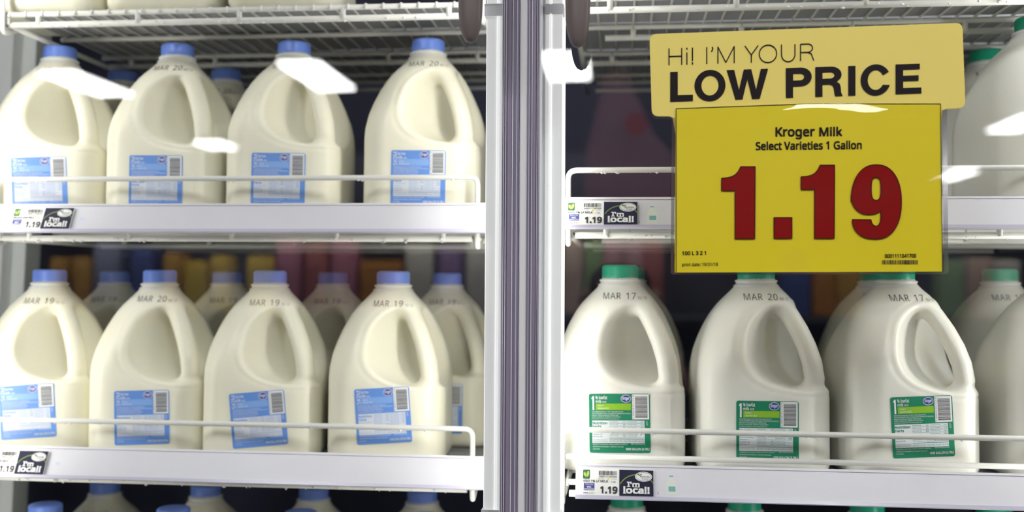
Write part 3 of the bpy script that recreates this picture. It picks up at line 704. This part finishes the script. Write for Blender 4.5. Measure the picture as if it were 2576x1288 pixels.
# LOW PRICE in a heavy grotesque: letters drawn to their places on the card
def bar(L, x0, y0, x1, y1): L.append([(x0, y0), (x1, y0), (x1, y1), (x0, y1)])
def lo_price():
    up, lw = 181.0, 256.0                       # cap line and base line at x = 1686
    def sh(loops): k1.shape(loops, 1686, 'black', 2)
    sh([[(1686, up), (1705, up), (1705, lw - 16), (1743, lw - 16), (1743, lw), (1686, lw)]])
    def ring(cx, cy, rx_, ry_, ix, iy): sh([oval(cx, cy, rx_, ry_, 48), oval(cx, cy, ix, iy, 48)])
    ring(1786, 218.5, 39, 39.5, 21.5, 25)
    sh([[(1828, up), (1847, up), (1859, 232), (1871, up), (1890, up), (1902, 232), (1914, up), (1932.5, up), (1911, lw), (1892, lw), (1880, 206), (1868, lw), (1850, lw)]])
    def pshape(x, leg):
        out = [(x, up), (x + 38, up)] + [(x + 38 + 27 * math.sin(R(a)), up + 23.5 - 23.5 * math.cos(R(a))) for a in range(10, 171, 10)] + [(x + 38, up + 47)]
        hole = [(x + 18, up + 15), (x + 35, up + 15)] + [(x + 35 + 11 * math.sin(R(a)), up + 23.5 - 8.5 * math.cos(R(a))) for a in range(15, 166, 15)] + [(x + 35, up + 32), (x + 18, up + 32)]
        if not leg: out += [(x + 18, up + 47), (x + 18, lw), (x, lw)]
        else:
            out = [(x, up), (x + 40, up)] + [(x + 40 + 26 * math.sin(R(a)), up + 20.5 - 20.5 * math.cos(R(a))) for a in range(10, 141, 10)] + [(x + 54, up + 39)]
            out += [(x + 61, up + 43), (x + 64, up + 52), (x + 65, up + 66), (x + 68, lw - 2), (x + 70, lw), (x + 50, lw), (x + 48, lw - 8), (x + 46.5, lw - 20), (x + 43, lw - 27), (x + 36, lw - 30), (x + 18, lw - 30), (x + 18, lw), (x, lw)]
            hole = [(x + 18, up + 14), (x + 37, up + 14)] + [(x + 37 + 11 * math.sin(R(a)), up + 22 - 8 * math.cos(R(a))) for a in range(15, 166, 15)] + [(x + 37, up + 30), (x + 18, up + 30)]
        sh([out, hole])
    pshape(1977, False); pshape(2051, True)
    sh([[(2134, up), (2152, up), (2152, lw), (2134, lw)]])
    C_ = oval(2203, 218.5, 38, 39.5, 40, 20, 338) + oval(2203, 218.5, 20, 25, 40, 342, 18)[:0] + [(2203 + 20 * math.cos(R(a)), 218.5 + 25 * math.sin(R(a))) for a in range(334, 26, -8)]
    sh([C_])
    x = 2253
    sh([[(x, up), (x + 61, up), (x + 61, up + 14), (x + 19, up + 14), (x + 19, up + 29), (x + 58, up + 29), (x + 58, up + 43), (x + 19, up + 43), (x + 19, lw - 15), (x + 65, lw - 15), (x + 65, lw), (x, lw)]])
lo_price()
p.build('header_card', sg)
# price card in the sleeve
card = [(1700, 272), (2034, 260), (2367, 260), (2372, 683), (1697, 686)]
p = sheet('price_card', card, 'paper', .001, 3.5, sg)
def line(pts, wpx, key='ink', layer=5):
    for (xa, ya), (xb, yb) in zip(pts, pts[1:]):
        L = math.hypot(xb - xa, yb - ya); nx, ny = -(yb - ya) / L * wpx / 2, (xb - xa) / L * wpx / 2
        p.poly([(xa + nx, ya + ny), (xb + nx, yb + ny), (xb - nx, yb - ny), (xa - nx, ya - ny)], key, layer)
line([(1701, 686), (1701, 273), (2034, 261), (2366, 261), (2371, 683)], 1.6)
k2 = Skew(p, 0, 0, -.010)
k2.text('Kroger', 1951, 320, 2050, 351, 'black', 5, off=.022, res=5); k2.text('Milk', 2061, 319, 2119, 343, 'black', 5, off=.022, res=5)
k2.text('Select Varieties 1 Gallon', 1901, 356, 2168, 378, 'black', 5, off=.022, res=5)
k2.text('100 L 3 2 1', 1716, 632, 1776, 642, 'black', 5, off=.02); k2.text('print date: 10/31/18', 1716, 661, 1806, 672, 'black', 5, off=.005)
k2.text('0001111041700', 2226, 639, 2305, 649, 'black', 5, off=.022); p.bars(2219, 654, 2310, 665, 34, 'ink', 5, False, 3)
def one(x, y0, y1):
    s_ = (y1 - y0) / 182.0
    return [(x + 48, y0), (x + 85, y0), (x + 84, y1), (x + 34, y1), (x + 34, y0 + 61 * s_), (x, y0 + 61 * s_), (x, y0 + 29 * s_)] + [(x + u, y0 + v * s_) for u, v in ((14, 28), (26, 25), (35, 20), (42, 12))]
def nine():
    def sup(cx, cy, rx_, ry_, e, a0, a1, n=28):
        o = []
        for k in range(n + 1):
            a = R(a0 + (a1 - a0) * k / n); c, s_ = math.cos(a), math.sin(a)
            o.append((cx + rx_ * math.copysign(abs(c) ** (2 / e), c), cy + ry_ * math.copysign(abs(s_) ** (2 / e), s_)))
        return o
    outer = sup(2204.5, 508, 63.5, 94, 2.25, 180, 360, 36) + sup(2204.5, 508, 63.5, 93.5, 2.25, 0, 90, 18)
    outer += sup(2202, 552, 58, 49.5, 2.3, 90, 180, 16) + [(2191.5, 552.5)]
    outer += [(2193, 560), (2197, 566), (2203.5, 569), (2210, 566), (2214, 559), (2215.5, 550), (2215.5, 530)]
    outer += [(2208, 536), (2198, 539.5), (2186, 540)] + sup(2186, 492, 45, 48, 2.2, 95, 180, 12)
    hole = sup(2204, 475, 11.8, 28.5, 2.8, 0, 352, 36)
    return outer, hole
for loops in ([one(1815, 419, 601)], [one(2015, 415, 600)], [[(1947, 547), (1992.5, 547), (1992.5, 600), (1947, 600)]], list(nine())):
    v, f = filled(loops); p.raw(v, f, 'red', 6)
    for lp in loops: line(list(lp) + [lp[0]], 1.8, 'black', 7)
p.build('price_card', sg)
# clear sleeve: rim and a slightly wavy front sheet that bellies out near its top
sl = rounded([(1690, 268), (2376, 258), (2386, 690), (1687, 691)], [4, 4, 16, 16]); inn = [(1700, 272), (2367, 260), (2374, 683), (1697, 685)]
mb = MB()
def rim(a, b, wa, y0, y1):
    a, b = np.array(a, float), np.array(b, float); d_ = (b - a) / np.linalg.norm(b - a); nrm = np.array([-d_[1], d_[0]]) * wa
    q = [a + nrm, b + nrm, b - nrm, a - nrm]; f = [P(x, y, y0) - SO for x, y in q]; k = [P(x, y, y1) - SO for x, y in q]
    mb.add(f + k, [(0, 1, 2, 3), (7, 6, 5, 4), (0, 4, 5, 1), (1, 5, 6, 2), (2, 6, 7, 3), (3, 7, 4, 0)])
rim((1694, 296), (1691, 688), 4, YS - .004, YS + .001); rim((2376, 276), (2380, 686), 6, YS - .004, YS + .001); rim((1691, 688), (2382, 687), 3, YS - .004, YS + .001)
mb.build('sleeve_rim', M['sleeve_edge'], sg)
nx, ny = 90, 60; V = []; Fc = []
for j in range(ny + 1):
    v = j / ny
    for i in range(nx + 1):
        u = i / nx
        x = 1696 + u * 674 + (6 * v * (u - .5)); y = (273 - 12 * min(u * 2, 1)) * (1 - v) + 686 * v
        b = .0034 * math.exp(-((v - .06 - .014 * math.sin(u * 9 + .6)) / .05) ** 2) * (.85 + .15 * math.sin(u * 17 + 1.3)) + .0005 * math.sin(u * 5 + v * 7) * math.sin(v * PI) + .0006
        V.append(P(x, y, YS - .0034 - b) - SO)
for j in range(ny):
    for i in range(nx): k = j * (nx + 1) + i; Fc.append((k, k + 1, k + nx + 2, k + nx + 1))
pyobj('sleeve_front', V, Fc, M['sleeve'], sg, True)

# ------------------------------------------------------------------ the store side: ceiling lights and the case across the aisle (both mirrored in the glass)
def ceiling_light(x, y, label, L=1.2, W=.34):
    d = thing('ceiling_light', (x, y, 3.2), label, 'ceiling light', 'store ceiling lights')
    MB().box(-W / 2 - .02, W / 2 + .02, -L / 2 - .02, L / 2 + .02, -.05, 0, 0, .004).build('housing', M['frame'], d)
    MB().box(-W / 2, W / 2, -L / 2, L / 2, -.06, -.05).build('diffuser', M['lamp'], d)
    return d
H = 3.14 - Z0
def mirrored(px, py):
    """where the ceiling fixture hangs whose mirror image the door glass shows at px, py"""
    w_ = AX @ np.array([(px - CX) / F, -(py - CY) / F, 1.0]); w_ = w_ * (H / w_[2]); return w_[0], 2 * (YG + .003) - w_[1]
for (a, b), txt in ((((140, 183), (292, 240)), 'ceiling light mirrored in the glass over the first upper blue-capped jug'), (((745, 158), (850, 226)), 'ceiling light mirrored in the glass over the third upper blue-capped jug'), (((1425, 136), (1430, 200)), 'ceiling light mirrored in the glass below the brown handle end'), (((2520, 293), (2610, 330)), 'ceiling light mirrored in the glass at the picture edge beside the sign'), (((2384, 452), (2416, 430)), 'ceiling light mirrored small in the glass against the sign sleeve'), (((532, 358), (552, 374)), 'ceiling light mirrored small in the glass over the second upper jug')):
    xa, ya = mirrored(*a); xb, yb = mirrored(*b); ceiling_light((xa + xb) / 2, (ya + yb) / 2, txt, max(.5, abs(ya - yb)), .34)
for x in (-1.4, .8, 2.9): ceiling_light(x, -1.0, 'unseen ceiling light added over the aisle to light the sign')  # unseen fixtures added to light the sign and put a streak on its sleeve

# open case across the aisle: its shelves and packages show as soft colours mirrored in the glass
YO = -1.85
def opp(px, py):
    q = P(px, py, 2 * (YG + .003) - YO); return q[0], q[2]
oc = thing('display_case', (0, YO, 0), 'dark open display case across the aisle, mirrored dimly in the glass', 'display case')
mb = MB(); mb.box(-3.2, 3.2, -.75, -.70, 0, 1.66); mb.box(-3.2, -3.15, -.7, .02, 0, 1.66); mb.box(3.15, 3.2, -.7, .02, 0, 1.66); mb.box(-3.2, 3.2, -.7, .12, 1.64, 1.68); mb.box(-3.2, 3.2, -.7, .05, 0, .35); mb.build('body', M['steel'], oc)
for z in (.95, 1.24): MB().box(-3.14, 3.14, -.70, .0, z - .02, z).build('shelf', M['steel'], oc)
MB().box(-3.2, 3.2, .12, .135, 1.56, 1.68).build('lamp_shield', M['steel'], oc)  # added board that keeps the case lamp out of the mirror image
la = bpy.data.lights.new('package_fill_lamp', 'AREA'); la.shape = 'RECTANGLE'; la.size = 6.0; la.size_y = .04; la.energy = 24; lo = bpy.data.objects.new('package_fill_lamp', la); C.objects.link(lo); lo.parent = oc; lo.location = (0, .09, 1.635); lo.rotation_euler = (R(-10), 0, 0)  # unseen lamp added to brighten the mirrored packages
PK = dict(orange=(.55, .30, .06), yellow=(.75, .52, .06), blue=(.08, .11, .30), bluegrey=(.25, .27, .38), mauve=(.48, .18, .24), red=(.40, .13, .12), brown=(.48, .20, .04), pale=(.62, .58, .50), beige=(.60, .45, .36), green=(.28, .40, .18), pink=(.55, .30, .32), violet=(.28, .18, .34))
PM = {k: mat('package_' + k, v, .5, noise=.12, nscale=18) for k, v in PK.items()}
_n = {}
def package(px, py, wpx, hpx, key):
    x, z = opp(px, py); k = 2 * (YG + .003) - YO
    wd, ht = wpx * k / F, hpx * k / F
    base = max(q for q in (.95, 1.24) if q <= z - ht / 2 + .06) if z - ht / 2 > .9 else .95
    top = z + ht / 2
    o = MB().box(-wd / 2, wd / 2, -.10, .0, 0, max(.03, min(top - base, {.95: .26, 1.24: .30}[base])), 0, .006).build('food_package', PM[key])
    o.location = (x, YO - .02, base); nm = {'bluegrey': 'blue-grey'}.get(key, key)
    tag(o, f'{nm} food package in the case across the aisle, mirrored blurred in the glass', 'food package', f'{nm} packages across the aisle')
for a in ((140, 672, 46, 50, 'orange'), (200, 668, 50, 44, 'orange'), (262, 650, 70, 90, 'bluegrey'), (350, 660, 60, 80, 'blue'), (428, 690, 50, 110, 'orange'), (486, 700, 60, 90, 'yellow'), (548, 662, 50, 40, 'yellow'), (650, 660, 70, 34, 'yellow'), (722, 650, 64, 100, 'mauve'), (792, 655, 64, 100, 'red'), (862, 650, 66, 100, 'mauve'), (955, 690, 110, 70, 'brown'), (1052, 670, 70, 110, 'pale'), (1130, 660, 60, 90, 'violet'), (1200, 650, 60, 120, 'pale'),
          (1440, 650, 50, 120, 'beige'), (1492, 650, 44, 110, 'green'), (1542, 640, 48, 100, 'pink'), (1594, 630, 48, 80, 'pink'), (1644, 640, 50, 100, 'red'), (2005, 700, 70, 50, 'blue'), (2078, 705, 60, 70, 'brown'), (2140, 700, 60, 60, 'orange'), (2400, 690, 60, 70, 'green'), (2470, 690, 60, 80, 'beige'), (2540, 690, 60, 70, 'pale')): package(*a)

# the person taking the picture, standing in the aisle behind the lens: a faint mirrored shape in the right-hand glass
def skinned(name, chains, m, parent=None, sub=2):
    """one continuous surface grown over connected joints: [(point, radius or (rx, ry), index it hangs from)]"""
    me = bpy.data.meshes.new(name); me.from_pydata([c[0] for c in chains], [(c[2], i) for i, c in enumerate(chains) if c[2] is not None], [])
    o = link(name, me, parent); me.skin_vertices or o.modifiers.new('skin', 'SKIN')
    if not o.modifiers: o.modifiers.new('skin', 'SKIN')
    sv = me.skin_vertices[0].data if me.skin_vertices else None
    for i, c in enumerate(chains):
        r = c[1] if isinstance(c[1], tuple) else (c[1], c[1]); sv[i].radius = r; sv[i].use_root = i == 0
    o.modifiers.new('round', 'SUBSURF').levels = sub; o.modifiers['round'].render_levels = sub
    dg = bpy.context.evaluated_depsgraph_get(); dg.update()
    m2 = bpy.data.meshes.new_from_object(o.evaluated_get(dg)); o.modifiers.clear(); o.data = m2; m2.name = name
    m2.materials.clear(); m2.materials.append(m); m2.polygons.foreach_set('use_smooth', [True] * len(m2.polygons)); return o
skin = mat('skin', (.62, .36, .30), .5, sss=.2, sssr=.01); navy_cloth = mat('navy_cloth', (.012, .015, .035), .8); hair_m = mat('dark_hair', (.05, .03, .025), .6); black_p = mat('camera_black', (.02, .02, .02), .4)
PX, PY = 0.0, -.36
pr_ = thing('person', (PX, PY, 0), 'person stooping with a camera held to the face, mirrored dark in the glass', 'person')
B = [((0, -.10, .58), (.15, .11), None), ((0, -.09, .74), (.145, .10), 0), ((0, -.05, .94), (.165, .105), 1), ((0, -.03, 1.08), (.10, .075), 2), ((0, 0, 1.17), .052, 3), ((0, .015, 1.24), (.066, .075), 4), ((0, .02, 1.32), (.076, .092), 5), ((0, .01, 1.385), (.064, .076), 6),
     ((.165, -.03, 1.05), .060, 3), ((.205, .07, .90), .046, 8), ((.135, .13, 1.12), .036, 9), ((.075, .130, 1.275), .026, 10),
     ((-.165, -.03, 1.05), .060, 3), ((-.205, .07, .90), .046, 12), ((-.135, .13, 1.12), .036, 13), ((-.075, .130, 1.275), .026, 14),
     ((.10, -.06, .54), .092, 0), ((.13, .20, .46), .062, 16), ((.12, .00, .10), .045, 17), ((.13, .13, .045), .038, 18),
     ((-.10, -.06, .54), .092, 0), ((-.13, .20, .46), .062, 20), ((-.12, .00, .10), .045, 21), ((-.13, .13, .045), .038, 22)]
body = skinned('body', B, skin, pr_)
def grown(idx, extra, name, m):
    keep = {k: n for n, k in enumerate(idx)}; ch = []
    for k in idx:
        p_, r, par = B[k]; r = r if isinstance(r, tuple) else (r, r)
        while par is not None and par not in keep: par = B[par][2]
        ch.append((p_, (r[0] + extra, r[1] + extra), keep.get(par)))
    return skinned(name, ch, m, pr_)
grown([0, 1, 2, 3, 8, 9, 10, 12, 13, 14], .014, 'jacket', navy_cloth); grown([0, 16, 17, 18, 20, 21, 22], .012, 'trousers', navy_cloth)
# head details
mb = MB(); mb.tube([(0, .105, 1.325), (0, .122, 1.30), (0, .128, 1.285), (0, .108, 1.275)], [.008, .012, .015, .010], 10); mb.build('nose', skin, body, True)
for sx in (-1, 1):
    mb = MB(); mb.tube([(sx * .084, .0, 1.34), (sx * .092, -.008, 1.32), (sx * .086, .0, 1.285)], [.008, .016, .008], 10); mb.build('ear', skin, body, True)
    mb = MB(); mb.tube([(sx * .045, .099, 1.322), (sx * .020, .106, 1.322)], [.006, .006], 8); mb.build('eye', black_p, body, True)
mb = MB(); mb.tube([(-.026, .100, 1.240), (0, .108, 1.242), (.026, .100, 1.240)], [.004, .007, .004], 8); mb.build('mouth', mat('lips', (.45, .18, .17), .5), body, True)
skinned('hair', [((0, -.03, 1.41), (.088, .085), None), ((0, -.055, 1.34), (.088, .070), 0), ((0, -.055, 1.24), (.070, .050), 1)], hair_m, pr_)
# hands: palm, four bent fingers and a thumb on each, closed on the sides of the camera
for sx in (-1, 1):
    ch = [((sx * .075, .130, 1.275), .022, None), ((sx * .078, .170, 1.295), (.026, .016), 0)]
    for k in range(4):
        z = 1.330 - .019 * k; n = len(ch); L = (.9, 1.0, .95, .78)[k]
        ch += [((sx * .082, .195, z), .0095, 1), ((sx * .080, .195 + .032 * L, z), .0085, n), ((sx * .058, .195 + .045 * L, z), .0078, n + 1)]
    n = len(ch); ch += [((sx * .060, .160, 1.330), .0105, 1), ((sx * .045, .166, 1.352), .0092, n)]
    skinned('hand', ch, skin, body)
cam_ = thing('handheld_camera', (PX, PY + .195, 1.262), 'black camera held by the person mirrored in the door glass', 'camera')
MB().box(-.068, .068, -.035, .025, 0, .09, 0, .008).build('camera_body', black_p, cam_); MB().box(-.028, .028, -.03, .02, .088, .115, 0, .008).build('viewfinder', black_p, cam_)

bn = thing('made_up_banner', (0, 0, 0), 'made-up mauve banner in the shape of a blur mirrored left of the yellow sign', 'banner')  # invented banner; outline and colour stand in for an unidentified mirrored blur
def far(px, py, Yv): q = P(px, py, Yv); return np.array([q[0], 2 * (YG + .003) - Yv, q[2]])
cloth_m = mat('mauve_cloth', (.42, .20, .24), .8, noise=.35, nscale=5); red_m = mat('red_print', (.55, .03, .02), .7)
out = [far(*q, 4.9) for q in ((1520, 190), (1570, 175), (1610, 260), (1640, 330), (1700, 400), (1710, 500), (1470, 500), (1475, 380), (1500, 280))]
n = len(out); V = [q + np.array([0, .0, 0]) for q in out] + [q - np.array([0, .012, 0]) for q in out]
pyobj('cloth', V, [tuple(range(n)), tuple(range(2 * n - 1, n - 1, -1))] + [(i, n + i, n + (i + 1) % n, (i + 1) % n) for i in range(n)], cloth_m, bn)
cc = far(1600, 312, 4.9); pyobj('red_print', [cc + np.array([.055 * math.cos(2 * PI * k / 24), .004, .055 * math.sin(2 * PI * k / 24)]) for k in range(24)] + [cc + np.array([.055 * math.cos(2 * PI * k / 24), .001, .055 * math.sin(2 * PI * k / 24)]) for k in range(24)], [tuple(range(24)), tuple(range(47, 23, -1))] + [(k, 24 + k, 24 + (k + 1) % 24, (k + 1) % 24) for k in range(24)], red_m, bn)
MB().tube([out[0] + np.array([.01, -.006, -.01]), (out[0][0] + .01, out[0][1] - .006, 3.2)], .002, 6).tube([out[1] + np.array([-.01, -.006, -.01]), (out[1][0] - .01, out[1][1] - .006, 3.2)], .002, 6).build('cord', M['black'], bn)
